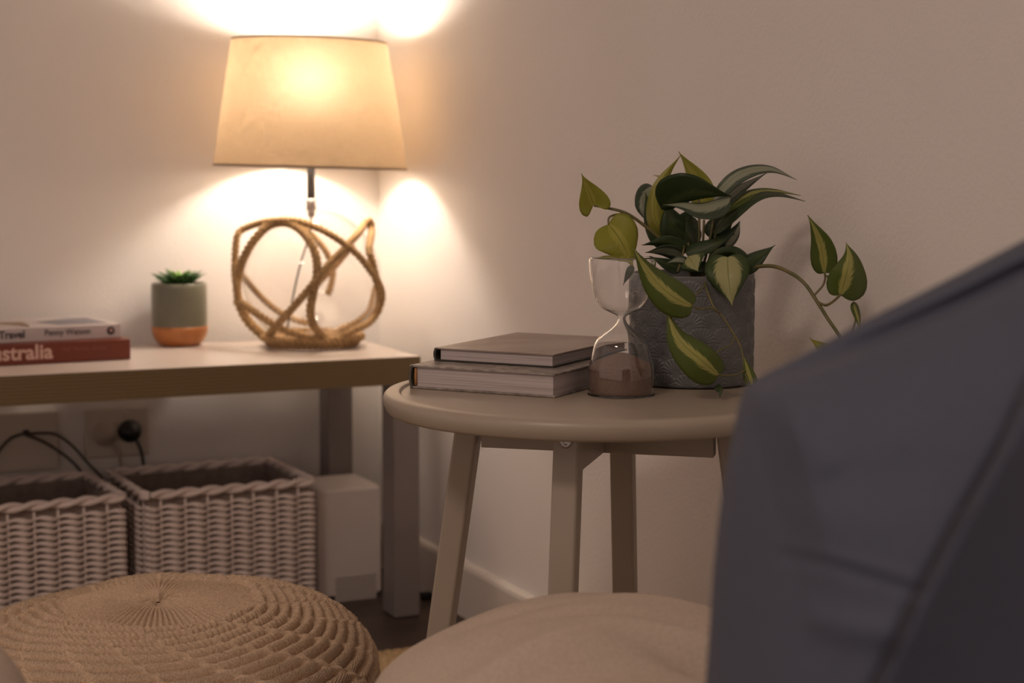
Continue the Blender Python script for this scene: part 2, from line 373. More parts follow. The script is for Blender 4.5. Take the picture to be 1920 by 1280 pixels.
MB().lathe([(0, .692), (.0065, .692), (.0070, .704), (.0095, .706), (.0095, .722), (.008, .725), (0, .725)], 24, (LX, LY_)).build('neck_collar', CHROME, lamp, smooth=True, loc=(LX, LY_, .71))
prof = []
for i in range(41):
    a = -math.pi/2+math.pi*i/40*.975
    prof.append((max(GR*math.cos(a), .008), max(GC[2]+GR*1.0*math.sin(a), BZ+.0035)))
prof = [(.0005, BZ+.0035)]+[p for p in prof if p[1] > BZ+.0036 or p[0] > .02]
MB().lathe(prof, 72, (LX, LY_), True).build('glass_globe', THIN, lamp, smooth=True, loc=tuple(GC))
# thick glass foot inside the globe
MB().lathe([(0, BZ+.006), (.03, BZ+.006), (.036, BZ+.012), (.03, BZ+.020), (.012, BZ+.026), (0, BZ+.026)], 32, (LX, LY_)).build('glass_foot', THIN, lamp, smooth=True, loc=(LX, LY_, BZ+.01))
MB().tube(spline([(LX, LY_, .70), (LX-.004, LY_, .66), (LX-.02, LY_+.01, .60), (LX-.035, LY_+.02, .52), (LX-.04, LY_+.03, BZ+.012)]), .0018, 8).build('cord', DARKMET, lamp, smooth=True, loc=(LX, LY_, .6))
def sph(zx, zy, front=True, R=.131, inset=0):
    x, y = 400+zx/3.368, 300+zy/3.368
    d = ray(x, y); d /= np.linalg.norm(d); o = CAM-GC; b = o@d; c = o@o-R*R; D = b*b-c
    if D <= 0: p = CAM+d*(-b)
    else: p = CAM+d*(-b-math.sqrt(D) if front else -b+math.sqrt(D))
    p = p.copy(); p[2] = max(p[2], BZ+.0105); return p
def rope(pts, front=True, r=.0066, R=.131, closed=False, extra=None):
    P = [sph(a, b, front, R) for a, b in pts] if extra is None else extra
    S = spline(P, 14, closed)
    MB().tube(S, r*1.02, 14, closed, strands=3, twist=209, amp=.28).build('rope', JUTE, lamp, smooth=True, loc=tuple(GC))
rope([(210, 1010), (165, 900), (150, 800), (168, 680), (210, 580), (270, 490), (350, 415), (450, 392), (540, 430), (610, 510), (650, 610), (655, 720), (628, 850), (612, 960), (640, 1060), (720, 1135)])
rope([(330, 1125), (430, 1010), (530, 900), (640, 770), (720, 670), (830, 560), (900, 480), (955, 408), (985, 385), (1000, 440), (985, 560), (1005, 650), (1030, 760), (1050, 850), (1040, 950), (980, 1030), (880, 1080), (760, 1140)], r=.0058, R=.134)
rope([(165, 890), (140, 760), (136, 650), (142, 540), (155, 470), (200, 430), (300, 395), (400, 380), (540, 385), (640, 420), (740, 470), (850, 545), (930, 620), (1000, 710), (1050, 790), (1065, 870), (1040, 960)], r=.0054, R=.137)
rope([(150, 895), (175, 900), (250, 950), (330, 1005), (420, 1060), (520, 1095), (620, 1125), (760, 1150)], r=.0058, R=.136)
rope([(165, 905), (200, 985), (250, 1050), (340, 1120), (470, 1150), (620, 1165), (800, 1165), (890, 1140)], r=.0075, R=.133)
rope([(150, 700), (190, 740), (250, 810), (330, 890), (420, 960), (520, 1010), (600, 1030)], False, r=.0052)
rope([(560, 420), (640, 490), (700, 560), (740, 640), (755, 720), (740, 800), (722, 850)], False, r=.0052)
rope([(880, 540), (820, 610), (760, 680), (680, 760), (600, 860)], False, r=.0048)
rope([(1030, 800), (1015, 880), (985, 960), (900, 1030), (800, 1070)], False, r=.0062)
ringp = [(LX+.078*math.cos(a), LY_+.078*math.sin(a), BZ+.0100) for a in np.linspace(0, 2*math.pi, 24, endpoint=False)]
rope(None, extra=ringp, closed=True, r=.0068)
ringp = [(LX+.088*math.cos(a), LY_+.088*math.sin(a), BZ+.018) for a in np.linspace(0, 2*math.pi, 24, endpoint=False)]
rope(None, extra=ringp, closed=True, r=.0062)
fr = MB()
for k in range(26):
    a = random.choice([(-.13, .0), (-.128, .01)]); c = sph(150+random.uniform(-10, 30), 900+random.uniform(-20, 25), True, .136)
    dv = np.array([random.uniform(-1, .4), random.uniform(-1, .3), random.uniform(-.8, .8)]); fr.tube([c, c+dv*.012], .0005, 4)
for k in range(40):
    a = random.uniform(-2.6, -.6); c = np.array([LX+.088*math.cos(a), LY_+.088*math.sin(a), BZ+.016]); dv = np.array([math.cos(a), math.sin(a), random.uniform(-.7, 1)])
    fr.tube([c, c+dv*.010], .0005, 4)
o = fr.build('rope_fibres', JUTE, lamp, loc=tuple(GC)); o['kind'] = 'stuff'

# ------------------------------------------------------------------ succulent pot on the bench
px_, py_ = -.412, -.070
suc = empty('potted_succulent', (px_, py_, BZ), 'small spiky succulent in a sage and orange round-bottomed pot on the bench', 'plant')
MB().lathe([(.0495, .0355), (.0500, .045), (.0502, .08), (.0498, .105), (.0492, .112), (.0478, .1140), (.0455, .1135), (.0445, .110), (.0445, .09)], 64).build('pot', SAGE, suc, smooth=True).location = (0, 0, 0)
MB().lathe([(.0, .0006), (.033, .0006), (.038, .003), (.044, .010), (.0485, .020), (.0505, .030), (.0508, .036), (.0495, .0362), (.045, .036)], 64).build('pot_base', TERRA, suc, smooth=True).location = (0, 0, 0)
MB().lathe([(0, .102), (.03, .102), (.0444, .1)], 32).build('soil', SOIL, suc, smooth=True).location = (0, 0, 0)
def pt_leaf(a, L, el, w, m, zb=.112, r0=.006):
    d = np.array([math.cos(a), math.sin(a), 0]); n_ = 6; mb = MB(); s = np.array([-math.sin(a), math.cos(a), 0]); pts = []
    for i in range(n_+1):
        t = i/n_; e = el*(1-.25*t); pts.append(d*(r0+L*t*math.cos(e))+np.array([0, 0, zb+L*t*math.sin(e)]))
    vs = []; fs = []
    for i, p in enumerate(pts):
        t = i/n_; ww = w*math.sin(math.pi*(.25+.75*t))**.8 if i < n_ else 0.0004; th = ww*.45
        upv = np.array([-math.sin(el)*d[0], -math.sin(el)*d[1], math.cos(el)])
        for ang in (0, 60, 120, 180, 240, 300):
            q = math.radians(ang); vs.append(p+s*ww*math.cos(q)+upv*th*math.sin(q))
    for i in range(n_):
        for k in range(6): l = (k+1) % 6; fs.append((i*6+k, i*6+l, (i+1)*6+l, (i+1)*6+k))
    fs.append((5, 4, 3, 2, 1, 0)); fs.append(tuple(n_*6+k for k in range(6)))
    mb.add(vs, fs).build('leaf', m, suc, smooth=True).location = (0, 0, 0)
for k in range(12): pt_leaf(k*2*math.pi/12+random.uniform(-.15, .15)+.2, random.uniform(.024, .030), math.radians(random.uniform(30, 50)), .0048, SUCC, r0=.020)
for k in range(14): pt_leaf(k*2*math.pi/14+random.uniform(-.1, .1), random.uniform(.042, .050), math.radians(random.uniform(28, 46)), .0055, SUCC)
for k in range(9): pt_leaf(k*2*math.pi/9+.3, random.uniform(.03, .037), math.radians(random.uniform(46, 62)), .0058, SUCC)
for k in range(5): pt_leaf(k*2*math.pi/5+.1, .031, math.radians(random.uniform(66, 80)), .0065, SUCC2, r0=.002)

# ------------------------------------------------------------------ paperbacks on the bench
def flatbook(name, x1, yf, xlen, depth, z0, z1, rot, cover, label, spine_m):
    e = empty(name, (x1, yf, z0), label, 'book'); e.rotation_euler[2] = rot
    def add(nm, mb, m, **k):
        o = mb.build(nm, m, **k); o.parent = e; return o
    h = z1-z0
    add('back_cover', MB().box(-xlen, 0, .0005, depth, 0, .0006), cover)
    add('front_cover', MB().box(-xlen, 0, .0005, depth, h-.0006, h), cover)
    add('spine', MB().box(-xlen, 0, 0, .0006, 0, h), spine_m)
    add('pages', MB().box(-xlen+.0006, -.0008, .0007, depth-.001, .0007, h-.0007), PAGES)
    return e
red = flatbook('red_book', -.5455, -.2650, .245, .205, BZ+.0008, BZ+.0343, math.radians(3.2), BOOK_RED, 'thick red paperback with pale title on its spine, lowest on the bench', BOOK_RED)
wht = flatbook('white_book', -.5535, -.2300, .235, .185, BZ+.0350, BZ+.0572, math.radians(5.5), BOOK_WHITE, 'white paperback travel guide lying on top of the red book', BOOK_WHITE)
def ontext(book, nm, s, size, x, z, m, bold=0., align='LEFT', sx=1.):
    o = text_part(nm, s, size, world_loc(book), (1, 0, 0), (0, 0, 1), m, book, bold, align, sx=sx); o.location = (x, -.0003, z); return o
bx = lambda book, px, py: 0
ontext(red, 'title_text', 'Australia', .034, -.1290, .0085, PALETXT, .0009, 'RIGHT', 1.0)
ontext(red, 'small_text', 'THE TRAVEL GUIDE', .0085, -.115, .0185, BOOK_REDTXT, .0001)
ontext(wht, 'title_text', 'Slow Travel', .0175, -.1610, .0070, INK, .0005, 'RIGHT', .95)
ontext(wht, 'author_text', 'Penny Watson', .0145, -.1290, .0085, INK, .0001, 'LEFT', .9)
def disc(book, nm, x, y, z, r, m, face='front'):
    vs = [(x+r*math.cos(a), y, z+r*math.sin(a)) for a in np.linspace(0, 2*math.pi, 24, endpoint=False)]
    vs2 = [(a, y+.0004, c) for a, b, c in vs]
    fs = [tuple(range(24))]+[(i, (i+1) % 24, 24+(i+1) % 24, 24+i) for i in range(24)]
    o = MB().add(vs+vs2, fs).build(nm, m); o.parent = book; return o
dl = disc(wht, 'logo', -.0170, -.0003, .0118, .0070, INK)
disc(wht, 'logo_mark', -.0165, -.0006, .0125, .0026, PALETXT)
o = MB().add([(-.095, .030, .0228), (-.012, .034, .0228), (-.016, .145, .0228), (-.05, .150, .0228), (-.118, .100, .0228)], [(0, 1, 2, 3, 4)]).build('cover_photo', PHOTO_BLUE); o.parent = wht
o = MB().tube([(-.185, .12, .0224), (-.165, .085, .0224), (-.150, .06, .0224), (-.148, .03, .0224)], [.002, .004, .006, .003], 6).build('cover_drawing', PHOTO_TAN); o.parent = wht; o.scale[2] = 1

# ------------------------------------------------------------------ wall outlets, plugs and cables
def outlet(x0, x1, z0, z1, label):
    cx = (x0+x1)/2; e = empty('power_outlet', (cx, -.001, z0), label, 'power outlet')
    MB().box(x0, x1, -.0125, -.0005, z0, z1).build('plate', PLASTIC, e, bevel=.0035, loc=(cx, -.005, z0)); return e
p2 = outlet(-.5755, -.4595, .251, .342, 'white double power outlet with a white and a black plug, behind the right basket')
p1 = outlet(-.738, -.622, .236, .343, 'white wall plate with thin dark cables coming out, behind the left basket')
for px in (193, 239):
    c = ony(px, 778, -.011); MB().box(c[0]-.0055, c[0]+.0055, -.0165, -.0120, c[2]-.005, c[2]+.005).build('switch', PLASTIC, p2, bevel=.001, loc=tuple(c))
def plugobj(px, py, r, m, label, cab, nm):
    c = ony(px, py, -.016); e = empty(nm, tuple(c), label, 'plug')
    vs = MB(); prof = [(r, -.010), (r, -.022), (r*.85, -.028), (r*.5, -.030), (r*.45, -.036), (0, -.037)]
    seg = 28; V = []; Fs = []
    for rr, yy in prof:
        for i in range(seg): a = 2*math.pi*i/seg; V.append((c[0]+rr*math.cos(a), yy, c[2]+rr*math.sin(a)))
    for j in range(len(prof)-1):
        for i in range(seg): k = (i+1) % seg; Fs.append((j*seg+i, j*seg+k, (j+1)*seg+k, (j+1)*seg+i))
    Fs.append(tuple(range(seg)))
    vs.add(V, Fs).build('plug_body', m, e, smooth=True, loc=tuple(c))
    MB().tube(spline([ony(x, y, v) for x, y, v in cab]), .0032, 8).build('cable', m, e, smooth=True, loc=tuple(c))
    return e
plugobj(243, 808, .0205, BLACK, 'round black plug with a black cable in the double outlet', [(252, 818, -.022), (262, 838, -.026), (268, 862, -.024), (270, 900, -.02), (270, 960, -.02)], 'power_plug')
plugobj(197, 813, .0225, PLUGW, 'round white plug in the left socket of the double outlet', [(205, 832, -.022), (218, 842, -.024), (226, 866, -.022), (226, 900, -.02), (226, 950, -.02)], 'power_plug')
wc = empty('wall_cable', tuple(ony(48, 812, -.012)), 'bundle of thin dark cables looping down from the left wall plate', 'cable')
for cab in ([(48, 812), (20, 822), (-5, 850), (-30, 900)], [(48, 814), (75, 812), (105, 815), (135, 835), (165, 868), (195, 900), (215, 940)], [(48, 815), (75, 825), (105, 842), (135, 865), (155, 890), (165, 930)]):
    MB().tube(spline([ony(x, y, -.014-.004*i) for i, (x, y) in enumerate(cab)]), .0026, 8).build('cable_strand', mat('brown_cable', (.05, .035, .025), .5), wc, smooth=True, loc=tuple(ony(48, 812, -.012)))
c = ony(49, 811, -.012); MB().ball(c, .007, .005, .006).build('cable_knot', BLACK, wc, smooth=True, loc=tuple(c))

# ------------------------------------------------------------------ wicker baskets
def rrect(w, d, r, step):
    pts = []
    def seg(a, b):
        L = math.hypot(b[0]-a[0], b[1]-a[1]); n = max(1, int(L/step))
        for i in range(n): t = i/n; pts.append((a[0]+(b[0]-a[0])*t, a[1]+(b[1]-a[1])*t))
    def arc(cx, cy, a0):
        n = max(3, int(r*math.pi/2/step))
        for i in range(n): a = a0+math.pi/2*i/n; pts.append((cx+r*math.cos(a), cy+r*math.sin(a)))
    x0, x1, y0, y1 = 0, w, 0, d
    seg((x0+r, y0), (x1-r, y0)); arc(x1-r, y0+r, -math.pi/2)
    seg((x1, y0+r), (x1, y1-r)); arc(x1-r, y1-r, 0)
    seg((x1-r, y1), (x0+r, y1)); arc(x0+r, y1-r, math.pi/2)
    seg((x0, y1-r), (x0, y0+r)); arc(x0+r, y0+r, math.pi)
    return pts
BW, BD, BH = .308, .248, .242
basket = empty('wicker_basket', (-.541, -.3125, 0), 'white woven wicker basket on the right, beside the white appliance', 'basket', 'wicker baskets under the bench')
basket.rotation_euler[2] = math.radians(2.0)
path = rrect(BW-.008, BD-.008, .012, .0035); path = [(a+.004, b+.004) for a, b in path]
per = 0; S_ = [0]
for i in range(len(path)): j = (i+1) % len(path); per += math.hypot(path[j][0]-path[i][0], path[j][1]-path[i][1]); S_.append(per)
NL = 26
def strand(phase, r, amp, zamp, seg=6, zrise=0., n=NL):
    P = []; rr = []
    m = len(path)
    for i in range(m):
        a = path[i-1]; b = path[(i+1) % m]; tx, ty = b[0]-a[0], b[1]-a[1]; L = math.hypot(tx, ty); nx, ny = ty/L, -tx/L
        ph = 2*math.pi*n*S_[i]/per+phase; o_ = amp*math.cos(ph); P.append((path[i][0]+nx*o_, path[i][1]+ny*o_, zamp*math.sin(ph))); rr.append(r+.0013*math.cos(ph))
    return MB().tube(P, rr, seg, True)
w0 = strand(0, .0039, .0040, -.0020).build('weaver', WICKER, smooth=True); w0.parent = basket
rows = 20
for k in range(1, rows):
    o = w0.copy(); COL.objects.link(o); o.parent = basket; o.location = (0, 0, .0106*k)
w0.location = (0, 0, .0)
for o in basket.children: o.location[2] += .008
stk = None
for k in range(NL):
    s = per*(k+.5)/NL; i = max(j for j in range(len(path)) if S_[j] <= s)
    if stk is None: stk = MB().tube([(0, 0, .002), (0, 0, .12), (0, 0, BH-.018)], .0026, 6).build('stake', WICKER, smooth=True); o = stk
    else: o = stk.copy(); COL.objects.link(o)
    o.parent = basket; o.location = (path[i][0]+(.0048 if path[i][0] < .02 else -.0048 if path[i][0] > BW-.02 else 0), path[i][1]+(.0048 if path[i][1] < .02 else -.0048 if path[i][1] > BD-.02 else 0), 0)
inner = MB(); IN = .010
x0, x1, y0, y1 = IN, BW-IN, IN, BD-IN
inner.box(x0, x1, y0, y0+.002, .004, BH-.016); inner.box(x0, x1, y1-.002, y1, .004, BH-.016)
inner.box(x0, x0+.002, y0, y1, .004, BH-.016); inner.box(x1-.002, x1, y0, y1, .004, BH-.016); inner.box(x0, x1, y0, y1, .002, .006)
o = inner.build('light_block_liner', WICKER_SHADOW); o.parent = basket  # dark liner added behind the weave to block light through the gaps
# braided rim: two strands twisted round each other
for q in (0, math.pi):
    P = []; m = len(path)
    for i in range(m):
        a = path[i-1]; b = path[(i+1) % m]; tx, ty = b[0]-a[0], b[1]-a[1]; L = math.hypot(tx, ty); nx, ny = ty/L, -tx/L
        ph = 2*math.pi*13*S_[i]/per+q; P.append((path[i][0]+nx*.0035*math.cos(ph), path[i][1]+ny*.0045*math.cos(ph), BH-.0095+.0040*math.sin(ph)))
    o = MB().tube(P, .0052, 8, True).build('rim_braid', WICKER, smooth=True); o.parent = basket
b2 = basket.copy(); COL.objects.link(b2); b2['label'] = 'white woven wicker basket on the left, cut off by the picture edge'
b2.location = (-.566-BW, -.332, 0); b2.rotation_euler[2] = math.radians(4.0)
for ch in list(basket.children):
    c = ch.copy(); COL.objects.link(c); c.parent = b2

# ------------------------------------------------------------------ white appliance beside the bench leg
ap = empty('white_appliance', (-.155, -.18, 0), 'plain white upright appliance with a small perforated grille, between basket and bench leg', 'appliance')
bm = MB().box(-.216, -.0915, -.253, -.108, .008, .2055).build('housing', APPL, ap, bevel=.006, loc=(-.155, -.18, .1))
MB().box(-.210, -.097, -.247, -.112, .0005, .009).build('dark_gap_base', BLACK, ap, loc=(-.155, -.18, 0))  # black block stands in for the shaded gap under the housing
g = MB(); a0, a1 = ony(628, 1082, -.2532), ony(706, 1124, -.2532)
g.box(a0[0], a1[0], -.2541, -.2525, a1[2], a0[2])
gr = g.build('grille', mat('grille_panel', (.58, .52, .48), .5), ap, loc=(-.155, -.253, .03))
hs = MB(); nx_, nz_ = 14, 8
for i in range(nx_):
    for j in range(nz_):
        x = a0[0]+(a1[0]-a0[0])*(i+.5+.5*(j % 2))/(nx_+.5); z = a1[2]+(a0[2]-a1[2])*(j+.5)/nz_
        hs.box(x-.0012, x+.0012, -.2545, -.2538, z-.0014, z+.0014)
o = hs.build('grille_holes', GRILLE, gr, loc=(-.155, -.253, .03)); o['kind'] = 'stuff'
c = onz(797, 1118, .004)
dk = empty('cable_connector', (c[0], c[1], 0), 'small black cable connector on the floor in the corner behind the bench leg', 'connector')
MB().box(c[0]-.008, c[0]+.016, c[1]-.008, c[1]+.008, .001, .012).build('housing', BLACK, dk, bevel=.002, loc=(c[0], c[1], 0))
MB().tube(spline([(c[0]+.014, c[1], .006), (c[0]+.03, c[1]+.02, .004), (-.022, c[1]+.10, .004), (-.022, -.05, .004)]), .0025, 8).build('cable', BLACK, dk, smooth=True, loc=(c[0], c[1], 0))

# ------------------------------------------------------------------ jute rug
def np_mesh(name, V, nx, ny, m, closed_x=False, parent=None, smooth=True, uv=None):
    idx = np.arange(nx*ny).reshape(ny, nx); a = idx[:-1, :-1]; b = idx[:-1, 1:]; c = idx[1:, 1:]; d = idx[1:, :-1]
    q = np.stack([a, b, c, d], -1).reshape(-1, 4)
    if closed_x:
        q = np.concatenate([q, np.stack([idx[:-1, -1], idx[:-1, 0], idx[1:, 0], idx[1:, -1]], -1)])
    me = bpy.data.meshes.new(name); me.vertices.add(len(V)); me.vertices.foreach_set('co', V.astype('f').ravel())
    me.loops.add(q.size); me.loops.foreach_set('vertex_index', q.ravel().astype('i'))
    me.polygons.add(len(q)); me.polygons.foreach_set('loop_start', np.arange(0, q.size, 4).astype('i'))
    me.polygons.foreach_set('use_smooth', np.ones(len(q), bool)); me.update(calc_edges=True); me.validate(); me.materials.append(m)
    o = bpy.data.objects.new(name, me); COL.objects.link(o)
    if parent is not None: o.parent = parent
    return o
rug = empty('jute_rug', (-.9, -1.6, 0), 'coarse braided natural jute rug on the dark floor under the round table', 'rug')
nx_, ny_ = 620, 420
X, Y = np.meshgrid(np.linspace(-1.55, -.04, nx_), np.linspace(-2.3, -.600, ny_))
row = Y/.0155; fr_ = row-np.floor(row); ph = (np.floor(row) % 2)*.5
ridge = np.sqrt(np.clip(1-(2*fr_-1)**2, 0, 1)); lump = .62+.38*np.abs(np.sin(math.pi*(X/.017+ph+.6*fr_)))
Z = .002+.009*ridge*lump
Z[0] = Z[-1] = .0005; Z[:, 0] = Z[:, -1] = .0005
o = np_mesh('braided_pile', np.stack([X+.9, Y+1.6, Z], -1).reshape(-1, 3), nx_, ny_, RUGM, parent=rug); o['kind'] = 'stuff'

# ------------------------------------------------------------------ knitted pouf
PC = np.array([-.722, -1.190, .192])
pouf = empty('knitted_pouf', (PC[0], PC[1], 0), 'round beige knitted pouf with a ribbed rosette top on the rug', 'pouf')
NA, NR = 1150, 430
A_, BT, BB = .2445, .094, .180
def profile(t):      # t: 0 apex, .5 equator, 1 floor   (superellipse halves)
    p = t*math.pi
    r = A_*np.abs(np.sin(p))**np.where(t < .5, 1., .62)
    z = np.where(t < .5, BT*np.cos(p), BB*np.sign(np.cos(p))*np.abs(np.cos(p))**.8)
    return r, z
tt = np.linspace(.004, .97, NR); r_, z_ = profile(tt)
dr = np.gradient(r_, tt); dz = np.gradient(z_, tt); ln = np.hypot(dr, dz); nr, nz = -dz/ln, dr/ln
nr = np.abs(nr)*np.sign(r_+1e-9); nz = np.where(tt < .5, np.abs(nz), -np.abs(nz))
arc = np.concatenate([[0], np.cumsum(np.hypot(np.diff(r_), np.diff(z_)))])
TH = np.linspace(0, 2*math.pi, NA, endpoint=False)
Th, Ar = np.meshgrid(TH, arc); Rr = np.repeat(r_[:, None], NA, 1)
R1 = .108                                                     # rosette radius
w_in = 1/(1+np.exp((Ar-R1)/.0015))
rib = np.abs(np.sin(42*Th+.6*np.sin(3*Th)))**.7
stitch = .8+.2*np.abs(np.sin(math.pi*Ar/.0052))
h_in = .0045*rib*stitch*np.clip((Ar-.028)/.03, 0, 1)
pucker = np.exp(-(Ar/.036)**2); h_in += -.006*np.exp(-(Ar/.016)**2)+.0042*pucker*np.cos(9*Th+1.3*np.sin(2*Th))*np.clip(Ar/.01, 0, 1)
NSEC = 17; sp = Th*NSEC/(2*math.pi)-(Ar-R1)*17.               # cables spiral outwards
k = np.floor(sp); fs_ = sp-k
rowph = (Ar-R1)/.0125+.5*(k % 2)+.55*fs_
fr2 = rowph-np.floor(rowph)
h_row = .0125*np.abs(np.sin(math.pi*fr2))**.6*(.70+.30*np.abs(np.sin(math.pi*(Th*Rr/.0078+.5*np.floor(rowph)))))
cab = np.exp(-((fs_-.5)/.075)**2)
bra = .0115*(.65+.35*np.abs(np.sin(math.pi*Ar/.013)))
h_out = h_row*(1-cab)+cab*bra
H = w_in*h_in+(1-w_in)*h_out
H += .004*np.sin(2*Th+1)*np.clip(Ar/.2, 0, 1)+.003*np.sin(5*Th+.5)*np.clip(Ar/.2, 0, 1)
V = np.stack([(Rr+H*nr[:, None])*np.cos(Th), (Rr+H*nr[:, None])*np.sin(Th), np.maximum(PC[2]+z_[:, None]+H*nz[:, None], .0122)], -1).reshape(-1, 3)
np_mesh('knitted_cover', V, NA, NR, YARN, True, pouf)

# ------------------------------------------------------------------ soft cushions
def blob(name, part, m, center, a, b, ht, hb, label, cat, seed, nx=260, ny=150, folds=(), e1=1.0, amp=.007, cutf=.0):
    e = empty(name, (center[0], center[1], 0), label, cat); rng = np.random.RandomState(seed)
    th = np.linspace(0, 2*math.pi, nx, endpoint=False); t = np.linspace(.0, .985, ny); Tq, Pq = np.meshgrid(th, t*math.pi)
    rr = np.abs(np.sin(Pq))**np.where(Pq < math.pi/2, e1, .55); z = np.where(Pq < math.pi/2, ht*np.cos(Pq), hb*np.cos(Pq))
    x = a*rr*np.cos(Tq); y = b*rr*np.sin(Tq)
    d = np.zeros_like(x)
    for i in range(14):
        f = rng.uniform(8, 38); an = rng.uniform(0, 2*math.pi); d += np.sin(f*(x*math.cos(an)+y*math.sin(an)+.6*z*math.sin(i))+rng.uniform(0, 6))*amp*9/f/1.6
    for (fx, fy, an, wd, dp, ln_) in folds:      # crease lines in the top surface
        u = (x-fx)*math.cos(an)+(y-fy)*math.sin(an); v = -(x-fx)*math.sin(an)+(y-fy)*math.cos(an)
        d += dp*np.exp(-((v-.6*u*u)/wd)**2)*np.exp(-(u/ln_)**2)
    z = np.where(Pq < math.pi/2, z+d, z+d*np.clip(1-(Pq-math.pi/2)*1.2, 0, 1)); x = x*(1+d*1.2); y = y*(1+d*1.2)
    V = np.stack([x*RH[0]+y*FH[0], x*RH[1]+y*FH[1], np.maximum(center[2]+z, .0125)], -1).reshape(-1, 3)
    np_mesh(part, V, nx, ny, m, True, e); return e
ct = at(1140, 1157, 1.38)
blob('linen_ottoman', 'linen_cover', CREAM, (ct[0], ct[1], ct[2]-.079), .200, .190, .079, .330, 'soft cream linen floor cushion with loose creases, in front of the round table', 'cushion', 3,
     folds=((.05, .05, .1, .014, .007, .10), (.07, .0, .12, .016, -.012, .10), (.10, -.05, -.1, .014, .010, .07), (.11, -.085, -.2, .014, -.014, .08), (.0, -.10, .25, .02, -.010, .10), (-.08, -.08, .4, .022, .009, .1), (-.05, .04, .2, .02, -.006, .09)))
cc = at(-150, 1400, 1.25)
blob('cream_floor_cushion', 'linen_cover', CREAM, (cc[0], cc[1], cc[2]-.03), .088, .10, .12, cc[2]-.04, 'pale cream cushion in the bottom left corner, in front of the knitted pouf', 'cushion', 9, nx=120, ny=80, e1=.8)

# ------------------------------------------------------------------ blue beanbag
OUT = [(1398, 724), (1430, 703), (1500, 668), (1600, 612), (1700, 562), (1800, 512), (1920, 449), (2050, 390), (2200, 345), (2380, 345), (2560, 420), (2720, 600), (2850, 950), (2930, 1500), (2900, 2200),
       (2700, 2700), (2300, 2790), (1750, 2790), (1430, 2740), (1290, 2500), (1240, 2200), (1245, 1900), (1275, 1600), (1305, 1420), (1322, 1290), (1330, 1180), (1336, 1080), (1346, 980), (1360, 880), (1376, 800), (1388, 750)]
BC = (1980, 1450)
sil = []
for i in range(len(OUT)):
    a, b = OUT[i], OUT[(i+1) % len(OUT)]
    for k_ in range(10): t = k_/10; sil.append((a[0]+(b[0]-a[0])*t, a[1]+(b[1]-a[1])*t))
sil = np.array(sil); ns = len(sil)
# smooth a little but keep the pointed corner
for _ in range(3):
    sm = .5*sil+.25*np.roll(sil, 1, 0)+.25*np.roll(sil, -1, 0); sm[:6] = sil[:6]; sm[-6:] = sil[-6:]; sil = sm
def segd(px, py, pl):
    best = np.full(px.shape, 1e9); side = np.zeros(px.shape); par = np.zeros(px.shape); L = 0
    tot = sum(math.hypot(pl[i+1][0]-pl[i][0], pl[i+1][1]-pl[i][1]) for i in range(len(pl)-1))
    for i in range(len(pl)-1):
        ax, ay = pl[i]; dx, dy = pl[i+1][0]-ax, pl[i+1][1]-ay; l2 = dx*dx+dy*dy; t = np.clip(((px-ax)*dx+(py-ay)*dy)/l2, 0, 1)
        d = np.hypot(px-ax-t*dx, py-ay-t*dy); m_ = d < best; best = np.where(m_, d, best); side = np.where(m_, np.sign(dx*(py-ay)-dy*(px-ax)), side)
        par = np.where(m_, (L+t*math.sqrt(l2))/tot, par); L += math.sqrt(l2)
    return best, side, par
KR = 110
rings = 1-np.linspace(0, 1, KR)**1.6*.999
soft = sil.copy()
for _ in range(900): soft = .5*soft+.25*np.roll(soft, 1, 0)+.25*np.roll(soft, -1, 0)
mixr = np.clip((1-rings)*7, 0, 1)[:, None]
OX = sil[:, 0][None]*(1-mixr)+soft[:, 0][None]*mixr; OY = sil[:, 1][None]*(1-mixr)+soft[:, 1][None]*mixr
SX = BC[0]+(OX-BC[0])*rings[:, None]; SY = BC[1]+(OY-BC[1])*rings[:, None]
D0 = .95
def bagside(sign, T):
    w = T*np.clip(1-rings**2.6, 0, 1)**.5; w = np.repeat(w[:, None], ns, 1)
    if sign > 0:
        for pl, wd, dp, asy in (([(1398, 734), (1470, 714), (1552, 684), (1640, 652), (1715, 621), (1820, 574), (1920, 524), (2100, 450), (2300, 420)], 24, .017, 2), 
                           ([(1940, 700), (1880, 830), (1800, 970), (1720, 1120), (1640, 1290), (1560, 1500), (1500, 1900)], 10, -.007, 1), ([(1440, 1035), (1540, 1055), (1640, 1085), (1740, 1115)], 12, -.0018, 0), ([(1440, 1015), (1540, 1035), (1640, 1063), (1740, 1093)], 12, .0014, 0),
                           ([(1430, 730), (1500, 800), (1560, 900)], 40, .004, 0), ([(1500, 1150), (1600, 1180), (1700, 1190)], 30, .004, 0), ([(1450, 880), (1600, 900), (1760, 880)], 50, -.003, 0),
                           ([(1520, 700), (1560, 690), (1640, 668)], 18, .005, 0)):
            d, sd, par = segd(SX, SY, pl); fade = np.clip(np.sin(np.clip(par, 0, 1)*math.pi)*2.2, 0, 1) if not asy else 1.
            if asy == 2:
                q = d*sd; f_ = np.clip(par*14, 0, 1)*np.where(par >= .999, 0, 1)
                w = w+f_*(.016*np.exp(-((q+50)/24)**2)-.011*np.exp(-((q+14)/16)**2)+.014*(1+np.tanh(q/9))*np.exp(-(np.maximum(q, 0)/300)**2)); continue
            w = w+dp*np.exp(-(d/wd)**2)*fade
            if asy: w = w-.13*(1-np.exp(-d/420))*(sd < 0)*(1-rings[:, None]**5)
    P = CAM + (F[None, None]+RT*((SX[..., None]-960)/FPX)-UP*((SY[..., None]-640)/FPX))*(D0-sign*w[..., None]); P[..., 2] = np.maximum(P[..., 2], .012 if False else .0125); return P
bc = at(1980, 1450, D0)
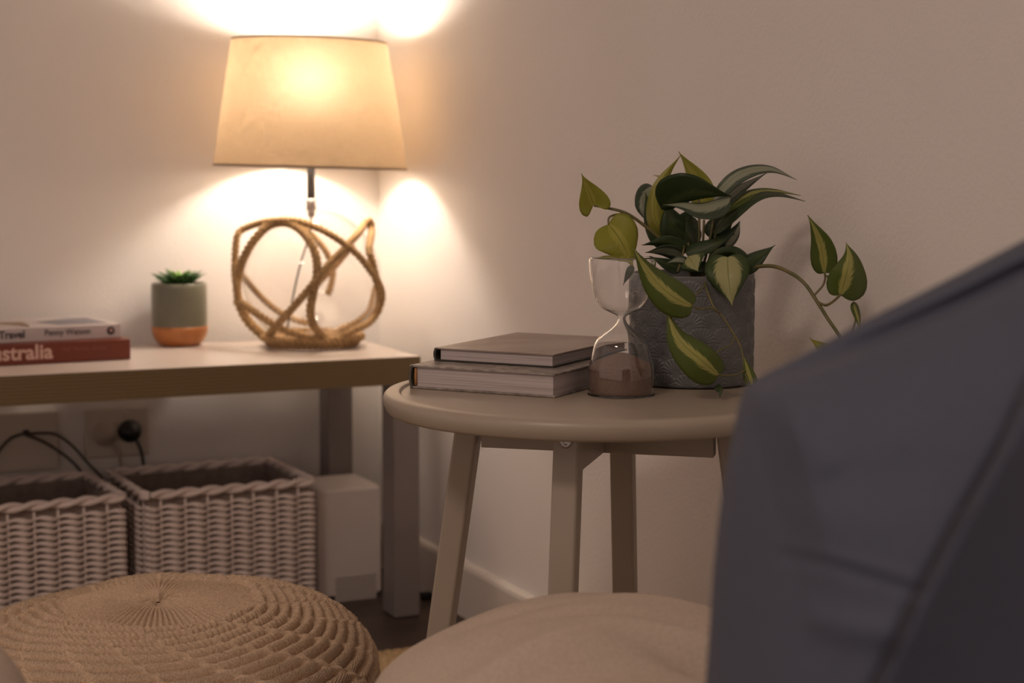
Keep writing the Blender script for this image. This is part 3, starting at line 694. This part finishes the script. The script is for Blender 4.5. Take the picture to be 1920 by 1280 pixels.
bag = empty('beanbag_chair', (bc[0], bc[1], 0), 'large slate-blue fabric beanbag with a slanting top and panel seam, close at the right', 'beanbag')
Pf = bagside(1, .19); Pb = bagside(-1, .13)
allv = np.concatenate([Pf[::-1], Pb[1:]], 0)
o = np_mesh('fabric_shell', (allv-np.array([bc[0], bc[1], 0])).reshape(-1, 3), ns, allv.shape[0], BLUE, True, bag)
# seam thread along the panel join
def bagpt(x, y, lift=.0):
    d = (SX[:, :]-x)**2+(SY-y)**2; i, j = np.unravel_index(np.argmin(d), d.shape); return Pf[i, j]-FH*lift
pl = spline([(1935, 712), (1880, 830), (1800, 970), (1720, 1120), (1640, 1290), (1560, 1500)], 10)
MB().tube([bagpt(p[0], p[1], .0005)-np.array([bc[0], bc[1], 0]) for p in pl], .0022, 6).build('seam', BLUE_PIPING, smooth=True).parent = bag

# ------------------------------------------------------------------ round side table
TZ = .540
TC = np.array([-.3085, -1.480])
tab = empty('round_side_table', (TC[0], TC[1], 0), 'round greige side table with four splayed legs and recessed top', 'table')
def tl(nm, mb, m, **k): o = mb.build(nm, m, **k); o.parent = tab; return o
prof = [(0.0001, TZ-.0026), (.2085, TZ-.0026), (.2095, TZ-.0026), (.2104, TZ-.0023), (.2116, TZ-.0006), (.2124, TZ-.0001), (.2138, TZ), (.222, TZ-.0002), (.2262, TZ-.0012), (.2287, TZ-.0038), (.2298, TZ-.0075), (.2292, TZ-.0130), (.2268, TZ-.0188), (.2242, TZ-.0215), (.221, TZ-.0220), (.0001, TZ-.0220)]
tl('tabletop', MB().lathe(prof, 160), GREIGE, smooth=True)
E1 = .14*RH[:2]-.036*FH[:2]; E1 /= np.linalg.norm(E1); E2 = np.array([E1[1], -E1[0]])     # E1 to the right leg, E2 to the front leg
leg0 = None
OFF = np.array([.004, .001])
def v3(xy, z): return np.array([xy[0], xy[1], z])
for i, dv in enumerate((E1, E2, -E1, -E2)):
    rt, rb, hw = .142, .142+.137*.517, .0135; tv = np.array([-dv[1], dv[0]])
    vs = []
    for z, r in ((TZ-.0222, rt), (.0118, rb)):
        for a, b in ((-1, -1), (1, -1), (1, 1), (-1, 1)): vs.append(v3(OFF+dv*(r+a*hw)+tv*b*hw, z))
    lg = tl('leg', MB().add(vs, [(0, 1, 2, 3), (7, 6, 5, 4), (0, 4, 5, 1), (1, 5, 6, 2), (2, 6, 7, 3), (3, 7, 4, 0)]), GREIGE, bevel=.0035)
    if True:
        zc = TZ-.0335; q = OFF+dv*(rt+hw+.137*(TZ-.0222-zc)); ax = v3(dv, 0.); bo = MB()
        vs = []; n_ = 20
        for rad, of in ((.0062, .0), (.0062, .0012), (.0040, .0014), (.0022, .0002)):
            for k_ in range(n_): a = 2*math.pi*k_/n_; vs.append(v3(q, zc)+ax*(of+.0002)+v3(tv, 0)*rad*math.cos(a)+np.array([0, 0, 1])*rad*math.sin(a))
        fs = [(j*n_+k_, j*n_+(k_+1) % n_, (j+1)*n_+(k_+1) % n_, (j+1)*n_+k_) for j in range(3) for k_ in range(n_)]; fs.append(tuple(3*n_+k_ for k_ in range(n_)))
        b_ = bo.add(vs, fs).build('bolt', CHROME, smooth=True); b_.parent = lg
for dv, z0 in ((E1, .4718), (E2, .4722)):
    tv = np.array([-dv[1], dv[0]]); L = .129
    if dv is E1: tl('cross_brace', MB().obox(v3(OFF-dv*L-tv*.010, z0), v3(dv*2*L, 0), v3(tv*.020, 0), (0, 0, TZ-.0222-z0)), GREIGE, bevel=.0012)
    else:
        for s_ in (-1, 1): tl('cross_brace', MB().obox(v3(OFF+dv*s_*(.0101)-tv*.010, z0), v3(dv*s_*(L-.0101), 0), v3(tv*.020, 0), (0, 0, TZ-.0222-z0)), GREIGE, bevel=.0012)
TT = TZ-.0023       # resting level

# ------------------------------------------------------------------ hardcover books on the table
def hardbook(name, A, aw, dirA, length, z0, h, cover, spine_m, label, band=None, t=.0022, cover_bottom=None, gap=.0035):
    a = np.array(dirA)/np.linalg.norm(dirA); d = np.array([-a[1], a[0]])
    if d@FH[:2] < 0: d = -d
    e = empty(name, (A[0], A[1], z0), label, 'book'); L3 = (A[0], A[1], z0)
    O = lambda u, v, z: v3(np.array(A)+a*u+d*v, z)
    MB().obox(O(0, 0, z0), v3(a*aw, 0), v3(d*length, 0), (0, 0, t)).build('back_cover', cover_bottom or cover, e, bevel=.0005, loc=L3)
    MB().obox(O(0, 0, z0+h-t), v3(a*aw, 0), v3(d*length, 0), (0, 0, t)).build('front_cover', cover, e, bevel=.0005, loc=L3)
    # rounded spine
    vs = []; n_ = 9
    for j in range(n_):
        q = -math.pi/2+math.pi*j/(n_-1); vs.append(O(.0030-.0042*math.cos(q), 0, z0+h/2+h/2*math.sin(q)))
    for j in range(n_):
        q = math.pi/2-math.pi*j/(n_-1); vs.append(O(.0058-.0042*math.cos(q), 0, z0+h/2+(h/2-.0005)*math.sin(q)))
    m_ = len(vs); vs += [v+v3(d*length, 0) for v in vs]
    fs = [(j, (j+1) % m_, m_+(j+1) % m_, m_+j) for j in range(m_)]
    for o_ in (0, m_):
        for j in range(n_-1): fs.append((o_+j, o_+j+1, o_+m_-2-j, o_+m_-1-j))
    MB().add(vs, fs).build('spine', spine_m, e, loc=L3)
    mb = MB().obox(O(.007, gap, z0+t), v3(a*(aw-.007-gap), 0), v3(d*(length-2*gap), 0), (0, 0, h-2*t))
    mb.build('pages', PAGES, e, loc=L3)
    if band: MB().tube([O(.0065, gap-.0008, z0+t+.0012), O(.0065, gap-.0012, z0+h/2), O(.0065, gap-.0008, z0+h-t-.0012)], .0014, 8, strands=3, twist=1500, amp=.2).build('headband', band, e, loc=L3, smooth=True)
    return e, a, d, O
A1 = onz(768, 727, TT)[:2]; B1 = onz(1040, 746, TT)[:2]
hardbook('hardcover_book', A1, np.linalg.norm(B1-A1), B1-A1, .225, TT, .0256, COVER_PALE, SPINE_OLIVE, 'thick hardcover book with pale pages and patterned cover, lying directly on the round table', STITCH)
ZB = TT+.0256; H2 = .0146
A2 = onz(814, 652, ZB+H2)[:2]; D2 = onz(969, 623, ZB+H2)[:2]; B2 = onz(1029, 667, ZB+H2)[:2]
dd = (D2-A2)/np.linalg.norm(D2-A2); aa = np.array([dd[1], -dd[0]]); wid = (B2-A2)@aa
e, a, d, O = hardbook('hardcover_book', A2, wid, aa, np.linalg.norm(D2-A2), ZB+.0003, H2, COVER_TAN, SPINE_DARK, 'thinner hardcover with brown photo cover and black spine, on top of the thick book', None, .0016, SPINE_DARK, .0028)

# ------------------------------------------------------------------ hourglass
HC = np.array([-.2930, -1.5110]); kz = .000573
hgz = [(746, 59.5), (744.5, 61.5), (735, 62.3), (715, 62.5), (700, 62.2), (690, 61.5), (680, 59), (665, 55), (650, 51.5), (638, 44.5), (629, 33), (621, 21.5), (613, 13), (606, 8.6), (600.5, 7.4), (596, 9.5), (592.5, 16), (589, 24), (583, 36), (573, 45.5), (560, 51.5), (540, 57.5), (517, 61.5), (500, 63.2), (492, 63.5), (487.5, 62.0), (485.6, 59), (485.2, 50)]
zf = lambda y: TT+.0004+(744.5-y)*kz*.9915 if y <= 744.5 else TT+.0004
outer = [(0.0002, TT+.0004)]+[(r*kz*.985, zf(y)) for y, r in hgz]+[(.0002, zf(485.0))]
def offset(pr, t):
    out = []
    for i, (r, z) in enumerate(pr):
        a = pr[max(i-1, 0)]; b = pr[min(i+1, len(pr)-1)]; tx, tz = b[0]-a[0], b[1]-a[1]; L = math.hypot(tx, tz) or 1
        out.append((max(r-tz/L*t, .0004), z+tx/L*t))
    return out
inn = offset(outer, .0011); inn[0] = (.0002, TT+.0016); inn[-1] = (.0002, zf(485.0)-.0011)
hg = empty('hourglass', (HC[0], HC[1], TT), 'clear glass hourglass with all its brown sand in the lower bulb', 'hourglass')
def resamp(pr, n=160):
    P = spline([(a, 0, b) for a, b in pr], 6); return [(max(p[0], .0002), p[2]) for p in P]
gb = MB(); gb.lathe(resamp(outer), 96); gb.lathe(resamp(inn)[::-1], 96)
gb.build('glass', GLASS, smooth=True).parent = hg; hg.children[0].location = (0, 0, -TT)
sprof = [(.0003, TT+.0020)]
for y, r in hgz:
    if y >= 689: sprof.append((r*kz*.985-.0016, max(zf(y), TT+.0020)))
sprof += [(.0315, zf(687)), (.028, zf(683.5)), (.02, zf(677)), (.01, zf(669.5)), (.003, zf(666)), (.0003, zf(665.5))]
o = MB().lathe(sprof, 64).build('sand', SAND, smooth=True); o.parent = hg; o.location = (0, 0, -TT)
print('HG top', zf(485))

# ------------------------------------------------------------------ potted philodendron
PP = np.array([-.167, -1.447]); PR, PH = .0700, .1235
pl_ = empty('potted_philodendron', (PP[0], PP[1], TT), 'trailing heartleaf plant with striped leaves in an embossed blue-grey pot on the round table', 'plant')
na, nh = 620, 170
th = np.linspace(0, 2*math.pi, na, endpoint=False); zz = np.linspace(.0012, PH, nh); Tq, Zq = np.meshgrid(th, zz)
ncell = 16; cu = Tq*ncell/(2*math.pi); ch = .034
best = np.zeros_like(Tq)
for rr_ in range(-1, 7):
    off = .5*(rr_ % 2); cx = np.floor(cu-off)+.5+off; cy = rr_*ch*.5*1.0
    du = (cu-cx)*(2*math.pi*PR/ncell); dv_ = Zq-cy; rad = np.hypot(du, dv_)
    msk = (dv_ > 0) & (rad < ch*.52) & (rad > .003)
    ang = np.arctan2(du, dv_); f_ = np.abs(np.cos(ang*11))**.8*np.clip((ch*.52-rad)/.002, 0, 1)*np.clip((rad-.003)/.003, 0, 1)
    best = np.where(msk, f_, best)
edge = np.clip(Zq/.003, 0, 1)*np.clip((PH-Zq)/.004, 0, 1)
Rq = PR-.0010*(1-np.clip((Zq)/.002, 0, 1))+.0009*best*edge-.0015*np.clip((.003-Zq)/.003, 0, 1)
V = np.stack([Rq*np.cos(Tq), Rq*np.sin(Tq), Zq], -1)
ringv = lambda r, z: np.stack([r*np.cos(th), r*np.sin(th), np.full(na, z)], -1)
V = np.concatenate([[ringv(.0005, .0005), ringv(PR-.004, .0005)], V, [ringv(PR-.0015, PH+.0008), ringv(PR-.0038, PH-.0004), ringv(PR-.0045, PH-.02), ringv(PR-.006, PH-.034)]], 0)
np_mesh('pot', V.reshape(-1, 3), na, V.shape[0], GREYPOT, True, pl_)
def LP(nm, mb, m, **k):
    o = mb.build(nm, m, **k); o.parent = pl_; o.location = (-PP[0], -PP[1], -TT); return o
LP('soil', MB().lathe([(.0004, TT+PH-.010), (.03, TT+PH-.012), (PR-.0048, TT+PH-.016)], 48, tuple(PP)), SOIL, smooth=True)

PRF = [(0, .0), (.006, .2), (.02, .42), (.045, .62), (.09, .82), (.16, .96), (.26, 1.), (.38, .93), (.5, .78), (.62, .58), (.73, .38), (.83, .20), (.91, .085), (.96, .035), (1, .003)]
def wprof(t): return float(np.interp(t, [p[0] for p in PRF], [p[1] for p in PRF]))
def leaf(mid, wl, wr, m, tl_=0., tr=0., cup=.25, lobe=.12, curl=0.0, wav=.04, pw=1.):
    """mid: midrib pixels with depths [(x, y, depth)...] from base to tip, wl/wr: half widths (px) left/right of the midrib looking
    from base to tip, tl_/tr: depth shift (m) of the left/right margin, cup: how far the blade bulges out of its own plane."""
    P = spline([np.array(p, float) for p in mid], 8); n = 32; seg = 12
    L = [0]
    for i in range(1, len(P)): L.append(L[-1]+np.linalg.norm(P[i][:2]-P[i-1][:2]))
    tot = L[-1]; L = np.array(L)/tot; P = np.array(P); mb = MB(); uv = []
    ts = [(i/n)**1.7 for i in range(n+1)]; seedp = random.uniform(0, 6)
    def C(t): return np.array([np.interp(t, L, P[:, k]) for k in range(3)])
    for i, t in enumerate(ts):
        c = C(t); dd_ = C(min(t+.02, 1))-C(max(t-.02, 0)); tv = dd_[:2]/(np.linalg.norm(dd_[:2])+1e-9); nv = np.array([tv[1], -tv[0]])   # left in image
        w = wprof(t**pw)
        for k in range(-seg//2, seg//2+1):
            s = k/(seg/2); a = abs(s); ww = (wl if s < 0 else wr)*w; sd = -s
            q = c[:2]+nv*sd*ww*(a and 1)
            q = q - tv*lobe*(wl+wr)*.5*2.4*(a**1.3)*min(1., w/.65)**.8*math.exp(-t*7)
            md = c[2]
            md += (tl_ if s < 0 else tr)*a*(w**.7)
            md += -cup*(wl+wr)/2*c[2]/FPX*math.sin(math.pi*min(a, 1)*.5*2)*.35*w
            md += wav*(wl+wr)/2*c[2]/FPX*math.sin(9*t+seedp+s*2)*a
            mb.v.append(tuple(at(q[0], q[1], md))); uv.append((.5+.5*s, t))
    m1 = seg+1
    for i in range(n):
        for k in range(seg): a = i*m1+k; mb.f.append((a, a+1, a+m1+1, a+m1))
    mb.uv = uv
    o = LP('leaf', mb, m, smooth=True); sd = o.modifiers.new('thick', 'SOLIDIFY'); sd.thickness = .0005; return o
def stem(pts, r=.0016, r2=None, m=None):
    P = spline([at(*p) for p in pts], 8); n = len(P); rr = [r+((r2 or r)-r)*i/(n-1) for i in range(n)]
    return LP('stem', MB().tube(P, rr, 8), m or STEM, smooth=True)
D = 1.92
# two leaves at the far left
leaf([(1113, 384, 1.90), (1103, 356, 1.89), (1090, 325, 1.88)], 28, 32, LY, .01, -.006, lobe=.26, pw=.62)
leaf([(1141, 421, 1.88), (1162, 448, 1.865), (1188, 500, 1.87)], 42, 47, LY, .008, -.008, lobe=.12)
# centre crown
leaf([(1288, 455, 1.93), (1232, 420, 1.92), (1232, 350, 1.915), (1277, 290, 1.92)], 17, 40, LY, .02, .01, lobe=.05)
leaf([(1322, 395, 1.95), (1312, 345, 1.95), (1272, 284, 1.955)], 24, 24, LY, .01, -.01, lobe=.05)
leaf([(1300, 372, 1.965), (1262, 340, 1.97), (1225, 328, 1.975)], 14, 14, LY, lobe=.05)
leaf([(1226, 352, 1.955), (1208, 385, 1.95), (1216, 420, 1.95)], 30, 24, LG, lobe=.08)
leaf([(1250, 462, 1.945), (1222, 410, 1.945), (1210, 360, 1.95)], 22, 22, LD, lobe=.06)
leaf([(1238, 388, 1.895), (1285, 366, 1.875), (1330, 364, 1.87), (1372, 368, 1.87)], 46, 15, LD, -.02, .01, lobe=.05)
leaf([(1296, 455, 1.93), (1262, 425, 1.915), (1250, 375, 1.91)], 34, 42, LD, .01, .01, cup=.5, lobe=.06)
leaf([(1300, 458, 1.925), (1285, 425, 1.92), (1300, 385, 1.915)], 34, 26, LD, .01, .01, lobe=.06)
leaf([(1369, 371, 1.87), (1318, 384, 1.86), (1280, 381, 1.86), (1243, 384, 1.86)], 30, 5, LG, -.015, .01, lobe=0, wav=.08)
leaf([(1338, 374, 1.90), (1372, 336, 1.895), (1410, 318, 1.89), (1450, 317, 1.885), (1494, 337, 1.88)], 12, 17, LG, .012, -.012, lobe=0.02)
leaf([(1340, 392, 1.91), (1365, 370, 1.905), (1392, 350, 1.90), (1440, 322, 1.895)], 9, 14, LG, .012, -.01, lobe=0.02)
leaf([(1322, 404, 1.905), (1365, 384, 1.90), (1408, 362, 1.895), (1450, 357, 1.89), (1502, 366, 1.885)], 9, 13, LV, .01, -.01, lobe=0.02)
leaf([(1338, 438, 1.90), (1372, 402, 1.89), (1415, 370, 1.885), (1455, 363, 1.88), (1510, 377, 1.875)], 9, 13, LD, .01, -.01, lobe=0.02)
leaf([(1330, 445, 1.915), (1352, 420, 1.91), (1385, 385, 1.90)], 22, 24, LD, .01, .0, lobe=.05)
leaf([(1332, 470, 1.91), (1362, 448, 1.90), (1386, 415, 1.895)], 16, 15, LD, lobe=.04)
leaf([(1362, 462, 1.89), (1380, 440, 1.885), (1388, 414, 1.885)], 10, 9, LG, -.01, .01, lobe=.03)
leaf([(1288, 470, 1.90), (1250, 452, 1.895), (1203, 460, 1.89)], 17, 14, LD, .01, .0, lobe=.03)
leaf([(1278, 478, 1.875), (1245, 470, 1.87), (1210, 474, 1.865)], 13, 13, LG, .012, -.01, lobe=.03)
leaf([(1286, 474, 1.885), (1328, 462, 1.88), (1378, 438, 1.88)], 15, 14, LD, .01, -.005, lobe=.03)
leaf([(1290, 492, 1.86), (1272, 487, 1.855), (1250, 493, 1.85)], 8, 9, LG, lobe=.02)
leaf([(1290, 480, 1.86), (1298, 492, 1.85), (1309, 509, 1.845)], 30, 22, LW, -.004, -.004, lobe=-.1)
leaf([(1278, 504, 1.90), (1250, 494, 1.90), (1218, 480, 1.90)], 14, 12, LD, lobe=.02)
leaf([(1330, 500, 1.90), (1300, 500, 1.90), (1262, 508, 1.90)], 12, 10, LD, lobe=.02)
leaf([(1352, 452, 1.91), (1336, 480, 1.90), (1322, 505, 1.89)], 10, 10, LV, lobe=.02)
# striped leaf over the pot's right shoulder and its neighbours
leaf([(1404, 492, 1.88), (1372, 472, 1.88), (1338, 480, 1.875), (1318, 512, 1.87)], 12, 12, LD, .01, 0, lobe=.02)
leaf([(1388, 506, 1.865), (1418, 484, 1.86), (1454, 459, 1.86)], 16, 20, LD, .01, 0, lobe=.03)
leaf([(1364, 482, 1.845), (1366, 520, 1.825), (1373, 574, 1.82)], 42, 44, LW, .012, .014, lobe=.12)
# big hanging leaves in front of the pot
leaf([(1297, 573, 1.745), (1262, 556, 1.735), (1222, 518, 1.73), (1184, 460, 1.72)], 36, 31, LV, .006, .01, lobe=.14)
leaf([(1347, 702, 1.76), (1316, 676, 1.745), (1272, 634, 1.745), (1249, 577, 1.75)], 41, 30, LV, .008, .01, lobe=.12)
leaf([(1412, 724, 1.80), (1404, 700, 1.80), (1394, 666, 1.80)], 13, 12, LV, lobe=.06)
leaf([(1344, 722, 1.775), (1350, 732, 1.765), (1350, 745, 1.76)], 7, 8, LD, lobe=.05)
leaf([(1187, 498, 1.86), (1180, 512, 1.855), (1168, 535, 1.85)], 7, 8, LD, lobe=.04)
# right-hand trailing vine
leaf([(1546, 511, 1.80), (1540, 462, 1.79), (1527, 428, 1.785), (1514, 403, 1.785)], 24, 27, LV, .012, -.01, lobe=.10)
leaf([(1576, 552, 1.775), (1588, 510, 1.765), (1592, 480, 1.765), (1586, 454, 1.77)], 33, 44, LV, .008, .012, lobe=.14)
leaf([(1600, 566, 1.79), (1608, 592, 1.79), (1614, 622, 1.79)], 7, 9, LV, .008, 0, lobe=.03)
leaf([(1572, 676, 1.77), (1548, 656, 1.765), (1518, 634, 1.76)], 18, 16, LY, lobe=.05)
# stems
stem([(1400, 515, 1.88), (1412, 502, 1.865), (1450, 499, 1.84), (1485, 513, 1.82), (1510, 533, 1.81), (1530, 562, 1.80), (1552, 597, 1.795), (1576, 633, 1.79), (1606, 690, 1.785)], .0022, .0019)
stem([(1527, 553, 1.80), (1542, 536, 1.80), (1547, 522, 1.80), (1546, 511, 1.80)], .0012)
stem([(1534, 566, 1.80), (1548, 572, 1.79), (1562, 565, 1.78), (1576, 552, 1.775)], .0015)
stem([(1565, 540, 1.80), (1556, 524, 1.80), (1549, 516, 1.80)], .0010)
stem([(1590, 640, 1.79), (1604, 600, 1.80), (1600, 566, 1.79)], .0010)
stem([(1113, 385, 1.90), (1140, 390, 1.90), (1175, 400, 1.90), (1215, 428, 1.905), (1262, 470, 1.91), (1300, 512, 1.915)], .0014, .0022)
stem([(1141, 421, 1.88), (1142, 408, 1.885), (1155, 402, 1.895), (1176, 400, 1.90)], .0012)
for x0, y0, x1, y1 in ((1290, 455, 1300, 520), (1300, 458, 1305, 522), (1320, 412, 1308, 520), (1340, 395, 1312, 520), (1345, 420, 1318, 520), (1335, 470, 1315, 525), (1362, 470, 1322, 525), (1352, 440, 1325, 522), (1310, 372, 1306, 520), (1275, 480, 1298, 520), (1364, 482, 1330, 524)):
    dm = 1.91; stem([(x0, y0, dm), ((x0+x1)/2+3, (y0+y1)/2, dm), (x1, y1, 1.92)], .0013, .0018)
stem([(1322, 520, 1.86), (1324, 540, 1.825), (1338, 575, 1.815), (1352, 590, 1.815), (1372, 620, 1.812), (1390, 655, 1.81), (1397, 700, 1.80), (1408, 726, 1.80)], .0013, .0010)
stem([(1350, 586, 1.815), (1330, 577, 1.79), (1312, 579, 1.76), (1298, 573, 1.745)], .0011)
stem([(1322, 535, 1.83), (1305, 552, 1.82), (1292, 556, 1.80)], .0008)
stem([(1398, 694, 1.80), (1380, 702, 1.785), (1362, 704, 1.77), (1347, 702, 1.76)], .0011)
stem([(1377, 632, 1.81), (1368, 648, 1.80), (1350, 656, 1.79), (1343, 664, 1.785), (1346, 700, 1.775)], .0009)
stem([(1283, 460, 1.90), (1279, 482, 1.88), (1270, 510, 1.87)], .0012)
print('done')
